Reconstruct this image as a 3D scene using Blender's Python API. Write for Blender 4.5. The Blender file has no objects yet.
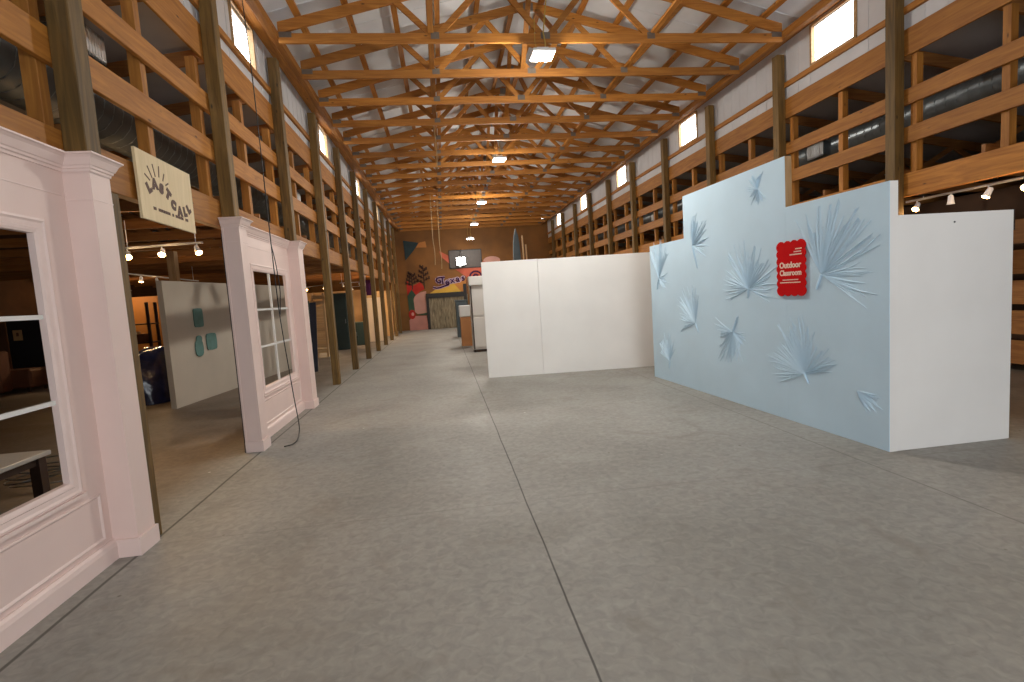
import bpy, bmesh, math, random
from mathutils import Vector, Matrix
random.seed(7)
SC = bpy.context.scene
COL = SC.collection
PI = math.pi
ORD = ['first','second','third','fourth','fifth','sixth','seventh','eighth','ninth','tenth','eleventh','twelfth',
       'thirteenth','fourteenth','fifteenth','sixteenth','seventeenth','eighteenth','nineteenth','twentieth',
       'twenty-first','twenty-second','twenty-third','twenty-fourth','twenty-fifth','twenty-sixth']

# ------------------------------------------------------------------ materials
def newmat(name):
    m = bpy.data.materials.new(name); m.use_nodes = True
    nt = m.node_tree; b = nt.nodes['Principled BSDF']
    return m, nt, b

def plain(name, col, rough=.6, metal=0.0, var=.08, scale=6.0, bump=0.0):
    m, nt, b = newmat(name)
    N = nt.nodes; L = nt.links
    tc = N.new('ShaderNodeTexCoord'); nz = N.new('ShaderNodeTexNoise'); nz.inputs['Scale'].default_value = scale
    nz.inputs['Detail'].default_value = 5
    L.new(tc.outputs['Object'], nz.inputs['Vector'])
    rp = N.new('ShaderNodeValToRGB'); e = rp.color_ramp.elements
    e[0].position = .3; e[1].position = .7
    e[0].color = (*[c*(1-var) for c in col], 1); e[1].color = (*[min(1, c*(1+var)) for c in col], 1)
    L.new(nz.outputs['Fac'], rp.inputs['Fac']); L.new(rp.outputs['Color'], b.inputs['Base Color'])
    b.inputs['Roughness'].default_value = rough; b.inputs['Metallic'].default_value = metal
    if bump:
        bp = N.new('ShaderNodeBump'); bp.inputs['Strength'].default_value = bump; bp.inputs['Distance'].default_value = .01
        L.new(nz.outputs['Fac'], bp.inputs['Height']); L.new(bp.outputs['Normal'], b.inputs['Normal'])
    return m

def wood(name, axis, dark, light, knots=True, rough=.65):
    m, nt, b = newmat(name)
    N = nt.nodes; L = nt.links
    tc = N.new('ShaderNodeTexCoord'); oi = N.new('ShaderNodeObjectInfo')
    ad = N.new('ShaderNodeVectorMath'); ad.operation = 'MULTIPLY_ADD'
    ad.inputs[1].default_value = (37, 23, 51)
    cmb = N.new('ShaderNodeCombineXYZ')
    for i in range(3): L.new(oi.outputs['Random'], cmb.inputs[i])
    L.new(cmb.outputs[0], ad.inputs[0]); L.new(tc.outputs['Object'], ad.inputs[2])
    mp = N.new('ShaderNodeMapping'); sc = [9.0, 9.0, 9.0]; sc['xyz'.index(axis)] = .7
    mp.inputs['Scale'].default_value = sc
    L.new(ad.outputs[0], mp.inputs['Vector'])
    nz = N.new('ShaderNodeTexNoise'); nz.inputs['Scale'].default_value = 2.2; nz.inputs['Detail'].default_value = 7
    nz.inputs['Distortion'].default_value = 1.2
    L.new(mp.outputs[0], nz.inputs['Vector'])
    rp = N.new('ShaderNodeValToRGB'); e = rp.color_ramp.elements
    e[0].position = .32; e[0].color = (*dark, 1); e[1].position = .68; e[1].color = (*light, 1)
    L.new(nz.outputs['Fac'], rp.inputs['Fac'])
    # per-board value shift
    hsv = N.new('ShaderNodeHueSaturation')
    mr = N.new('ShaderNodeMapRange'); mr.inputs[3].default_value = .78; mr.inputs[4].default_value = 1.18
    L.new(oi.outputs['Random'], mr.inputs[0]); L.new(mr.outputs[0], hsv.inputs['Value'])
    L.new(rp.outputs['Color'], hsv.inputs['Color'])
    out = hsv.outputs['Color']
    if knots:
        mk = N.new('ShaderNodeMapping'); s2 = [7.0, 7.0, 7.0]; s2['xyz'.index(axis)] = 2.6
        mk.inputs['Scale'].default_value = s2; L.new(ad.outputs[0], mk.inputs['Vector'])
        vo = N.new('ShaderNodeTexVoronoi'); vo.inputs['Scale'].default_value = 1.0; L.new(mk.outputs[0], vo.inputs['Vector'])
        kr = N.new('ShaderNodeValToRGB'); k = kr.color_ramp.elements
        k[0].position = .035; k[0].color = (1, 1, 1, 1); k[1].position = .10; k[1].color = (0, 0, 0, 1)
        L.new(vo.outputs['Distance'], kr.inputs['Fac'])
        mx = N.new('ShaderNodeMix'); mx.data_type = 'RGBA'
        L.new(kr.outputs['Color'], mx.inputs['Factor']); L.new(out, mx.inputs['A'])
        mx.inputs['B'].default_value = (*[c*.28 for c in dark], 1)
        out = mx.outputs['Result']
    L.new(out, b.inputs['Base Color'])
    b.inputs['Roughness'].default_value = rough
    bp = N.new('ShaderNodeBump'); bp.inputs['Strength'].default_value = .25; bp.inputs['Distance'].default_value = .004
    L.new(nz.outputs['Fac'], bp.inputs['Height']); L.new(bp.outputs['Normal'], b.inputs['Normal'])
    return m

def emis(name, col, s):
    m, nt, b = newmat(name)
    b.inputs['Base Color'].default_value = (*col, 1)
    b.inputs['Emission Color'].default_value = (*col, 1); b.inputs['Emission Strength'].default_value = s
    return m

def concrete(name):
    m, nt, b = newmat(name)
    N = nt.nodes; L = nt.links
    tc = N.new('ShaderNodeTexCoord'); P = tc.outputs['Object']
    def noise(s, d, dist=0, off=0):
        n = N.new('ShaderNodeTexNoise'); n.inputs['Scale'].default_value = s; n.inputs['Detail'].default_value = d
        n.inputs['Distortion'].default_value = dist
        if off:
            a = N.new('ShaderNodeVectorMath'); a.inputs[1].default_value = (off, off*.7, 0); L.new(P, a.inputs[0]); L.new(a.outputs[0], n.inputs['Vector'])
        else: L.new(P, n.inputs['Vector'])
        return n
    def ramp(src, p0, c0, p1, c1):
        r = N.new('ShaderNodeValToRGB'); e = r.color_ramp.elements
        e[0].position = p0; e[0].color = (*c0, 1); e[1].position = p1; e[1].color = (*c1, 1)
        L.new(src, r.inputs['Fac']); return r.outputs['Color']
    def mix(fac, a, c, mode='MIX', f=None):
        x = N.new('ShaderNodeMix'); x.data_type = 'RGBA'; x.blend_type = mode
        if fac is not None: L.new(fac, x.inputs['Factor'])
        else: x.inputs['Factor'].default_value = f
        L.new(a, x.inputs['A'])
        if isinstance(c, tuple): x.inputs['B'].default_value = (*c, 1)
        else: L.new(c, x.inputs['B'])
        return x.outputs['Result']
    base = ramp(noise(.55, 6, .6).outputs['Fac'], .3, (.27, .258, .232), .7, (.36, .348, .318))
    fine = ramp(noise(16, 10, .8).outputs['Fac'], .3, (.80, .80, .80), .72, (1.10, 1.10, 1.09))
    c = mix(None, base, fine, 'MULTIPLY', 1.0)
    stain = ramp(noise(1.7, 7, 1.5, 31).outputs['Fac'], .56, (0, 0, 0), .74, (1, 1, 1))
    sc = N.new('ShaderNodeMath'); sc.operation = 'MULTIPLY'; sc.inputs[1].default_value = .42; L.new(stain, sc.inputs[0])
    c = mix(sc.outputs[0], c, (.20, .175, .14))
    # streaky scuffs and fine dark grit
    sm_ = N.new('ShaderNodeMapping'); sm_.inputs['Scale'].default_value = (1.2, 5.0, 1); sm_.inputs['Rotation'].default_value = (0, 0, .35); L.new(P, sm_.inputs[0])
    sn = N.new('ShaderNodeTexNoise'); sn.inputs['Scale'].default_value = 3.2; sn.inputs['Detail'].default_value = 9; sn.inputs['Roughness'].default_value = .7; L.new(sm_.outputs[0], sn.inputs['Vector'])
    sk = ramp(sn.outputs['Fac'], .60, (0, 0, 0), .72, (1, 1, 1))
    sq = N.new('ShaderNodeMath'); sq.operation = 'MULTIPLY'; sq.inputs[1].default_value = .45; L.new(sk, sq.inputs[0])
    c = mix(sq.outputs[0], c, (.16, .14, .115))
    # floor colour is multiplied darker and browner out in the aisles
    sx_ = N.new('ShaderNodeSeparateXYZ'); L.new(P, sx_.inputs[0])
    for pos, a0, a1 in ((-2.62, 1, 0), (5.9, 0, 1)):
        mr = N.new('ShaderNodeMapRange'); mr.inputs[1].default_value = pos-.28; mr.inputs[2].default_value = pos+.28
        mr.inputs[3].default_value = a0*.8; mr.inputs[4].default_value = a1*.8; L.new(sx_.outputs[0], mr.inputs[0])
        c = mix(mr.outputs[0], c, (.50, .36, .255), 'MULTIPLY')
    # small light chips and dark specks
    vo = N.new('ShaderNodeTexVoronoi'); vo.inputs['Scale'].default_value = 1.3; L.new(P, vo.inputs['Vector'])
    c = mix(ramp(vo.outputs['Distance'], .012, (1, 1, 1), .025, (0, 0, 0)), c, (.62, .61, .58))
    v2 = N.new('ShaderNodeTexVoronoi'); v2.inputs['Scale'].default_value = 2.1
    a = N.new('ShaderNodeVectorMath'); a.inputs[1].default_value = (5.3, 9.1, 0); L.new(P, a.inputs[0]); L.new(a.outputs[0], v2.inputs['Vector'])
    c = mix(ramp(v2.outputs['Distance'], .015, (1, 1, 1), .035, (0, 0, 0)), c, (.15, .13, .10))
    # joints: saw cuts in the slab
    sp = N.new('ShaderNodeSeparateXYZ'); L.new(P, sp.inputs[0])
    wob = noise(1.2, 3, 0, 77).outputs['Fac']
    def joint(ax, pos, w, col, k, c):
        d = N.new('ShaderNodeMath'); d.operation = 'SUBTRACT'; d.inputs[1].default_value = pos; L.new(sp.outputs[ax], d.inputs[0])
        wv = N.new('ShaderNodeMath'); wv.operation = 'MULTIPLY_ADD'; wv.inputs[1].default_value = .02; L.new(wob, wv.inputs[0]); L.new(d.outputs[0], wv.inputs[2])
        s = N.new('ShaderNodeMath'); s.operation = 'SUBTRACT'; s.inputs[1].default_value = .01; L.new(wv.outputs[0], s.inputs[0])
        ab = N.new('ShaderNodeMath'); ab.operation = 'ABSOLUTE'; L.new(s.outputs[0], ab.inputs[0])
        lt = N.new('ShaderNodeMapRange'); lt.inputs[1].default_value = w*.6; lt.inputs[2].default_value = w*1.3
        lt.inputs[3].default_value = k; lt.inputs[4].default_value = 0; L.new(ab.outputs[0], lt.inputs[0])
        return mix(lt.outputs[0], c, col)
    c = joint(0, .548, .006, (.05, .045, .04), .9, c)
    c = joint(0, 3.60, .008, (.12, .11, .09), .55, c)
    c = joint(0, -2.30, .012, (.06, .055, .045), .85, c)
    for y in (4.03, 10.1, 16.2, 22.3): c = joint(1, y, .006, (.16, .145, .12), .35, c)
    L.new(c, b.inputs['Base Color'])
    rr = ramp(noise(1.1, 5, .4, 13).outputs['Fac'], .3, (.52, .52, .52), .7, (.72, .72, .72)); L.new(rr, b.inputs['Roughness'])
    bp = N.new('ShaderNodeBump'); bp.inputs['Strength'].default_value = .08; bp.inputs['Distance'].default_value = .002
    L.new(noise(40, 6, 0, 3).outputs['Fac'], bp.inputs['Height']); L.new(bp.outputs['Normal'], b.inputs['Normal'])
    return m

WD, WL = (.30, .105, .011), (.47, .19, .028)
W = {a: wood('timber_'+a, a, WD, WL) for a in 'xyz'}
PD, PL = (.095, .052, .010), (.205, .112, .025)
POST = wood('treated_post', 'z', PD, PL)
PALE = {a: wood('pale_wood_'+a, a, (.42, .25, .11), (.55, .35, .17), False) for a in 'xyz'}
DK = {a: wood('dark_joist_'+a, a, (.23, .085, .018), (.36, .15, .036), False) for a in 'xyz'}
PLY = wood('plywood', 'z', (.60, .47, .27), (.68, .54, .33), False, .6)
M = dict(
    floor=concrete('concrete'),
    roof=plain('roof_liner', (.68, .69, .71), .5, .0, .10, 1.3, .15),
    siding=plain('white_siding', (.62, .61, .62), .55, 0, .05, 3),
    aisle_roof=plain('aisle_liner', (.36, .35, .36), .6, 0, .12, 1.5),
    dark_wall=plain('dark_brown_wall', (.075, .032, .012), .8, 0, .25, 2.2),
    pink=plain('pink_paint', (.78, .605, .555), .5, 0, .03, 2.5),
    pink_trim=plain('pink_trim', (.80, .635, .59), .45, 0, .02, 5),
    white=plain('white_board', (.86, .845, .82), .6, 0, .035, 1.2),
    white2=plain('white_paint', (.72, .71, .69), .45, 0, .03, 3),
    blue=plain('blue_paint', (.56, .735, .87), .6, 0, .035, 1.6, .04),
    red=plain('red_sign', (.58, .001, .002), .9, 0, .03, 3),
    cream=plain('cream_print', (.85, .66, .52), .5, 0, .02, 3),
    black=plain('black_rubber', (.012, .012, .013), .45, 0, .1),
    blackp=plain('black_paint', (.010, .009, .011), .6, 0, .1),
    metal=plain('galvanised_duct', (.20, .22, .23), .32, .85, .15, 5),
    duct_dark=plain('dull_duct', (.075, .085, .085), .5, .3, .15, 5),
    plate=plain('gusset_plate', (.17, .14, .115), .5, .3, .1, 20),
    white_metal=plain('white_metal', (.82, .82, .82), .4, 0, .02),
    brown_ink=plain('brown_ink', (.075, .022, .010), .6, 0, .1),
    teal=plain('teal_paper', (.10, .21, .19), .6, 0, .15, 9),
    tarp=plain('blue_tarp', (.012, .017, .06), .14, 0, .3, 7, 1.0),
    rust=plain('rust_panel', (.40, .17, .035), .6, 0, .1, 2),
    tan=plain('tan_panel', (.50, .30, .13), .6, 0, .08, 2),
    ochre=plain('ochre_mural', (.21, .082, .012), .7, 0, .25, .9),
    yellow=plain('mural_yellow', (.62, .36, .035), .6, 0, .1, 2),
    orange=plain('mural_orange', (.52, .19, .03), .6, 0, .1, 2),
    coral=plain('mural_coral', (.55, .125, .07), .6, 0, .12, 2),
    rose=plain('mural_rose', (.50, .21, .165), .6, 0, .10, 2),
    rose2=plain('mural_rose_pale', (.56, .28, .22), .6, 0, .08, 2),
    mgreen=plain('mural_green', (.025, .065, .03), .6, 0, .3, 3),
    mteal=plain('mural_teal', (.008, .03, .035), .6, 0, .3, 2),
    mred=plain('mural_red', (.42, .03, .02), .6, 0, .15, 3),
    mdark=plain('mural_brown', (.06, .022, .008), .7, 0, .2, 2),
    purple=plain('purple_letter', (.045, .012, .055), .6, 0, .1),
    lavender=plain('lavender_letter', (.50, .36, .46), .6, 0, .05),
    screen=plain('dark_glass_screen', (.085, .065, .055), .5, 0, .1),
    dgreen=plain('dark_green_paint', (.022, .042, .036), .5, 0, .15, 3),
    navy=plain('navy_vinyl', (.018, .022, .04), .35, 0, .2, 4),
    sofa=plain('brown_upholstery', (.13, .045, .017), .75, 0, .12, 3),
    table_top=plain('pale_table_top', (.42, .41, .39), .3, 0, .04, 2),
    table_leg=plain('dark_table_leg', (.03, .014, .008), .5, 0, .1),
    teal_dark=plain('slate_board', (.055, .075, .085), .45, 0, .2, 2),
    violet=plain('violet_cloth', (.11, .014, .08), .8, 0, .1),
    yellow_cord=plain('yellow_cord', (.45, .30, .05), .5, 0, .1),
    tan_cord=plain('tan_cord', (.36, .24, .11), .7, 0, .1),
    cabinet=plain('white_cabinet', (.66, .63, .60), .4, 0, .03, 2),
    orange_box=plain('orange_box_paint', (.46, .20, .07), .55, 0, .06, 3),
    greyplank=wood('weathered_plank', 'z', (.055, .045, .028), (.30, .25, .165), False, .8),
    track=plain('track_grey', (.42, .41, .40), .5, 0, .05),
    led=emis('led_diffuser', (1, .98, .93), 24),
    bulb=emis('warm_bulb', (1, .56, .16), 45),
)
# window glass: thin clear pane
gm, gnt, gb = newmat('window_glass')
tr = gnt.nodes.new('ShaderNodeBsdfTransparent'); gl = gnt.nodes.new('ShaderNodeBsdfGlossy'); gl.inputs['Roughness'].default_value = .05
mxs = gnt.nodes.new('ShaderNodeMixShader'); mxs.inputs[0].default_value = .06
gnt.links.new(tr.outputs[0], mxs.inputs[1]); gnt.links.new(gl.outputs[0], mxs.inputs[2])
gnt.links.new(mxs.outputs[0], gnt.nodes['Material Output'].inputs['Surface'])
M['glass'] = gm
for k_ in ('red', 'blue', 'white', 'mred', 'coral', 'purple'): M[k_].node_tree.nodes['Principled BSDF'].inputs['Specular IOR Level'].default_value = .15

# ------------------------------------------------------------------ mesh builder
class MB:
    def __init__(s): s.bm = bmesh.new()
    def box(s, x0, x1, y0, y1, z0, z1):
        vs = [s.bm.verts.new((x, y, z)) for z in (z0, z1) for y in (y0, y1) for x in (x0, x1)]
        for f in ((0,2,3,1), (4,5,7,6), (0,1,5,4), (2,6,7,3), (0,4,6,2), (1,3,7,5)): s.bm.faces.new([vs[i] for i in f])
        return s
    def beam(s, a, b, w, h, up=(0, 0, 1)):
        a = Vector(a); b = Vector(b); d = (b-a).normalized(); u = Vector(up)
        r = d.cross(u)
        if r.length < 1e-4: r = d.cross(Vector((0, 1, 0)))
        r.normalize(); u = r.cross(d)
        vs = [s.bm.verts.new(p + r*i*w/2 + u*j*h/2) for p in (a, b) for j in (-1, 1) for i in (-1, 1)]
        for f in ((0,1,3,2), (4,6,7,5), (0,4,5,1), (2,3,7,6), (0,2,6,4), (1,5,7,3)): s.bm.faces.new([vs[i] for i in f])
        return s
    def prism(s, pts, ext):           # pts: 3-D polygon, ext: extrusion vector
        e = Vector(ext); n = len(pts)
        a = [s.bm.verts.new(Vector(p)) for p in pts]; b = [s.bm.verts.new(Vector(p)+e) for p in pts]
        s.bm.faces.new(a[::-1]); s.bm.faces.new(b)
        for i in range(n): s.bm.faces.new((a[i], a[(i+1) % n], b[(i+1) % n], b[i]))
        return s
    def tube(s, pts, r, n=8, caps=True):
        P = [Vector(p) for p in pts]; rings = []
        ref = None
        for i, p in enumerate(P):
            d = (P[min(i+1, len(P)-1)] - P[max(i-1, 0)]).normalized()
            if ref is None:
                ref = d.orthogonal().normalized()
            ref = (ref - d*ref.dot(d)).normalized(); c = d.cross(ref)
            rr = r[i] if isinstance(r, (list, tuple)) else r
            rings.append([s.bm.verts.new(p + (ref*math.cos(2*PI*k/n) + c*math.sin(2*PI*k/n))*rr) for k in range(n)])
        for A, B in zip(rings, rings[1:]):
            for k in range(n): s.bm.faces.new((A[k], A[(k+1) % n], B[(k+1) % n], B[k]))
        if caps: s.bm.faces.new(rings[0][::-1]); s.bm.faces.new(rings[-1])
        return s
    def profile(s, prof, a, b, out, up=(0, 0, 1)):   # prof: (offset out, height) polygon swept from a to b
        a = Vector(a); b = Vector(b); o = Vector(out); u = Vector(up)
        return s.prism([a + o*p + u*q for p, q in prof], b-a)
    def obj(s, name, mat, parent=None, local=False, bevel=0, smooth=False, origin=None):
        bm = s.bm
        bmesh.ops.recalc_face_normals(bm, faces=bm.faces)
        if bevel:
            bmesh.ops.bevel(bm, geom=list(bm.edges), offset=bevel, segments=1, affect='EDGES', clamp_overlap=True)
        off = Vector((0, 0, 0))
        if parent is not None and not local:
            p = parent
            while p is not None: off += p.location; p = p.parent
        elif origin is not None: off = Vector(origin)
        if off.length: bmesh.ops.translate(bm, verts=bm.verts, vec=-off)
        me = bpy.data.meshes.new(name); bm.to_mesh(me); bm.free()
        if smooth:
            for f in me.polygons: f.use_smooth = True
        me.materials.append(mat)
        o = bpy.data.objects.new(name, me); COL.objects.link(o)
        if parent is not None: o.parent = parent
        elif origin is not None: o.location = origin
        return o

def tag(o, label, cat, group=None, kind=None):
    o['label'] = label; o['category'] = cat
    if group: o['group'] = group
    if kind: o['kind'] = kind
    return o
def thing(name, label, cat, loc=(0, 0, 0), rz=0, group=None, kind=None):
    o = bpy.data.objects.new(name, None); COL.objects.link(o); o.location = loc; o.rotation_euler = (0, 0, rz)
    o.empty_display_size = .1
    return tag(o, label, cat, group, kind)
def dup(root, loc, label, group=None):
    r = root.copy(); COL.objects.link(r); r.location = loc; r['label'] = label
    for ch in list(root.children):
        c = ch.copy(); COL.objects.link(c); c.parent = r
        for g in list(ch.children):
            d = g.copy(); COL.objects.link(d); d.parent = c
    return r
def struct(o, label, cat): return tag(o, label, cat, kind='structure')

def text_mb(body, size, mat_thick=.004, bold=0.0, mtx=None, shear=0.0, align='CENTER', space=1.0):
    cu = bpy.data.curves.new('lettering', 'FONT'); cu.body = body; cu.size = size; cu.extrude = mat_thick
    cu.offset = bold; cu.align_x = align; cu.align_y = 'CENTER'; cu.shear = shear; cu.space_character = space; cu.resolution_u = 3
    o = bpy.data.objects.new('lettering', cu); COL.objects.link(o)
    bpy.context.view_layer.update()
    me = bpy.data.meshes.new_from_object(o.evaluated_get(bpy.context.evaluated_depsgraph_get()))
    mb = MB(); mb.bm.from_mesh(me)
    bpy.data.objects.remove(o); bpy.data.curves.remove(cu); bpy.data.meshes.remove(me)
    if mtx is not None: bmesh.ops.transform(mb.bm, matrix=mtx, verts=mb.bm.verts)
    return mb
def basis(o, x, y, z):      # columns -> 4x4
    x, y, z = Vector(x), Vector(y), Vector(z)
    return Matrix(((x[0], y[0], z[0], o[0]), (x[1], y[1], z[1], o[1]), (x[2], y[2], z[2], o[2]), (0, 0, 0, 1)))
def join(dst, src):
    me = bpy.data.meshes.new('tmp'); src.bm.to_mesh(me); src.bm.free(); dst.bm.from_mesh(me); bpy.data.meshes.remove(me)

# ------------------------------------------------------------------ camera
f_px, yaw, pit, roll = 515.0, .1275, -.0893, -.0649
cy, sy = math.cos(yaw), math.sin(yaw); cp, sp_ = math.cos(pit), math.sin(pit)
fw = Vector((sy*cp, cy*cp, sp_)); r0 = Vector((cy, -sy, 0)); u0 = r0.cross(fw)
rt = r0*math.cos(roll) + u0*math.sin(roll); up = -r0*math.sin(roll) + u0*math.cos(roll)
cam = bpy.data.cameras.new('camera'); cam.sensor_width = 36; cam.lens = 36*f_px/1024; cam.clip_start = .05; cam.clip_end = 200
co = bpy.data.objects.new('camera', cam); COL.objects.link(co)
co.matrix_world = basis((0, 0, 1.68), rt, up, -fw); SC.camera = co

# ------------------------------------------------------------------ layout constants
YB = 30.3                      # end wall of the hall
YF = -5.0                      # front wall behind the photographer
XLI, XRI = -2.26, 6.12         # hall-side faces of the posts
MID = 1.92
PY = [1.67 + 2.44*k for k in range(12)]      # post positions (first is nearest)
CH = 5.62                      # underside of truss bottom chord
PITCH = .25
# ------------------------------------------------------------------ setting
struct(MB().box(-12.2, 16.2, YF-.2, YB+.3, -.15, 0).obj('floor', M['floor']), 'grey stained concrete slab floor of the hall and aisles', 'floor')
zr = lambda x: 6.06 + PITCH*(4.2-abs(x-MID))     # roof underside above the purlins
b = MB()
pr_ = [(-2.7, zr(-2.7)), (MID, zr(MID)), (6.54, zr(6.54)), (6.54, zr(6.54)+.06), (MID, zr(MID)+.06), (-2.7, zr(-2.7)+.06)]
b.prism([(x, YF, z) for x, z in pr_], (0, YB-YF, 0))
for sx in (-1, 1):             # lap seams of the roof sheets
    for k in range(36):
        y = YF + .5 + k*.92
        b.prism([(MID+sx*.02, y, zr(MID)-.012), (MID+sx*4.4, y, zr(MID+sx*4.4)-.012), (MID+sx*4.4, y, zr(MID+sx*4.4)+.01), (MID+sx*.02, y, zr(MID)+.01)], (0, .05, 0))
struct(b.obj('ceiling', M['roof']), 'pale grey metal underside of the pitched hall roof', 'ceiling')

WIN_L = [(PY[k]+1.03, PY[k]+1.82) for k in (2, 4, 6, 8, 10, 0)]
WIN_R = [(PY[k]+.80, PY[k]+1.70) for k in (2, 4, 6, 8, 10, 0)]
ZW0, ZW1 = 5.22, 5.80
def clerestory(x0, x1, wins, name, label):
    b = MB(); wins = sorted(wins)
    b.box(x0, x1, YF, YB, 4.88, ZW0); b.box(x0, x1, YF, YB, ZW1, 6.0)
    ys = [YF] + [v for w in wins for v in w] + [YB]
    for i in range(0, len(ys), 2): b.box(x0, x1, ys[i], ys[i+1], ZW0, ZW1)
    xin = x1 if x1 < 0 else x0
    y = YF + .1
    while y < YB - .1:                      # ribs of the metal siding
        if not any(w[0]-.03 < y < w[1]+.03 for w in wins): b.box(xin-.006, xin+.006, y, y+.025, 4.90, 5.98)
        y += .30
    struct(b.obj(name, M['siding']), label, 'wall')
clerestory(-2.535, -2.505, WIN_L, 'wall_left', 'white metal siding strip with small windows above the left openings')
clerestory(6.445, 6.475, WIN_R, 'wall_right', 'white metal siding strip with small windows above the right openings')
n = 0
for side, wins in ((-1, WIN_L[:5]), (1, WIN_R[:5])):
    xa = -2.53 if side < 0 else 6.455
    for i, (y0, y1) in enumerate(wins):
        n += 1
        w = thing('window_%d' % n, 'bright clerestory window, %s from the near end of the %s wall' % (ORD[i], 'left' if side < 0 else 'right'), 'window', (xa, y0, ZW0), kind='structure')
        xi0, xi1 = (xa-.02, xa+.05) if side < 0 else (xa-.035, xa+.035)
        fr = MB()
        fr.box(xi0, xi1, y0-.04, y0+.005, ZW0-.02, ZW1+.02).box(xi0, xi1, y1-.005, y1+.04, ZW0-.02, ZW1+.02)
        fr.box(xi0, xi1, y0-.04, y1+.04, ZW0-.045, ZW0).box(xi0, xi1, y0-.04, y1+.04, ZW1, ZW1+.04)
        fr.obj('window_frame', PALE['y'], w)
        MB().box(xa+.005, xa+.011, y0, y1, ZW0, ZW1).obj('pane', M['glass'], w)
# near-end windows behind the view are plain holes: close them with boards of the same siding
for x0, x1 in ((-2.60, -2.56), (6.42, 6.46)):
    pass
# end wall with gable
pts = [(-12.2, 0), (16.2, 0), (16.2, 4.9), (6.6, 4.9), (6.6, 5.9), (MID, 7.2), (-2.8, 5.9), (-2.8, 4.9), (-12.2, 4.9)]
struct(MB().prism([(x, YB, z) for x, z in pts], (0, .12, 0)).obj('wall_back', M['ochre']), 'ochre brown end wall carrying the painted mural', 'wall')
# front wall behind the photographer, its opening added to let in front fill
b = MB(); DX0, DX1, DZ = .2, 4.0, 3.0
b.prism([(x, YF-.12, z) for x, z in [(-12.2, 0), (DX0, 0), (DX0, DZ), (DX1, DZ), (DX1, 0), (16.2, 0), (16.2, 4.9), (6.6, 4.9), (6.6, 5.9), (MID, 7.2), (-2.8, 5.9), (-2.8, 4.9), (-12.2, 4.9)]], (0, .12, 0))
struct(b.obj('wall_front', M['siding']), 'front wall with an added opening for fill daylight behind the photographer', 'wall')
struct(MB().box(-12.2, -12.08, YF, YB, 0, 4.9).obj('wall_outer_left', M['dark_wall']), 'dark outer wall of the left aisle', 'wall')
struct(MB().box(16.08, 16.2, YF, YB, 0, 4.9).obj('wall_outer_right', M['dark_wall']), 'dark outer wall of the right aisle', 'wall')
zl = lambda d: 4.84 - .155*d            # aisle roof underside, d metres out from the hall
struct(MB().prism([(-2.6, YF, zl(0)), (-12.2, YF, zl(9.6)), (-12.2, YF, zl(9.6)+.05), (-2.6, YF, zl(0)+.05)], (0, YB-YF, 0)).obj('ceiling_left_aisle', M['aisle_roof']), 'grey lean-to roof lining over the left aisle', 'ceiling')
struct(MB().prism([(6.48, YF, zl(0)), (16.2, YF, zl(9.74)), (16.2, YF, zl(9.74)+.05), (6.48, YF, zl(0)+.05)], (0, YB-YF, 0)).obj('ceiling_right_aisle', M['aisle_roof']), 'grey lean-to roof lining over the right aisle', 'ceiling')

# ------------------------------------------------------------------ posts
pl = MB().box(0, .145, -.08, .08, 0, 5.66)
p0 = pl.obj('wooden_post', POST, bevel=.006)
for side in (-1, 1):
    for k, y in enumerate(PY):
        if k == 0 or (side > 0 and k == 1): continue
        nm = 'left' if side < 0 else 'right'
        lab = 'square treated timber post, %s from the near end of the %s row' % (ORD[k-1 if side < 0 else k-2], nm)
        x = -2.47 if side < 0 else 6.265
        if side < 0 and k == 1: o = p0
        else: o = p0.copy(); COL.objects.link(o)
        o.location = (x, y-.07 if side < 0 and k == 1 else y, 0)
        tag(o, lab, 'post', 'timber posts along the hall')
# ------------------------------------------------------------------ long rails
def rail(name, x0, x1, z0, z1, label, cat, m=None, y0=YF+.02, y1=YB-.02):
    return tag(MB().box(x0, x1, y0, y1, z0, z1).obj(name, m or W['y'], bevel=.004, origin=((x0+x1)/2, y0, z0)), label, cat)
for side, nm in ((-1, 'left'), (1, 'right')):
    X = (lambda a, b: (-2.473-b, -2.473-a)) if side < 0 else (lambda a, b: (6.413+a, 6.413+b))
    Z = (lambda z: 1.68 + (z-1.68)*1.0227) if side < 0 else (lambda z: 1.68 + (z-1.68)*1.015)
    dz = .04 if side < 0 else 0
    rail('header_beam', *X(0, .09), 2.675, 2.985, 'deep low beam spanning the %s posts above the aisle openings' % nm, 'beam')
    rail('wall_rail', *X(0, .045), Z(3.36+dz/2), Z(3.575+dz), 'lower of the two rails across the %s wall openings' % nm, 'rail')
    rail('wall_rail', *X(0, .045), Z(3.86+dz*1.6), Z(4.065+dz*1.6), 'upper of the two rails across the %s wall openings' % nm, 'rail')
    rail('header_beam', *X(0, .03), Z(4.49), Z(4.83+dz), 'deep upper beam below the white strip of the %s wall' % nm, 'beam')
    rail('sill_rail', *X(-.02, .03), Z(5.03), Z(5.115), 'thin rail under the %s clerestory windows' % nm, 'rail')
    e0, e1 = (-2.225, -2.125) if side < 0 else (5.985, 6.085)
    rail('eave_beam', e0, e1, 5.675, 5.80, 'long eave beam the trusses meet on the %s side' % nm, 'beam')
    rail('eave_plate', *X(-.14, .02), 5.86, 5.93, 'flat top plate above the %s clerestory windows' % nm, 'beam')
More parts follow.
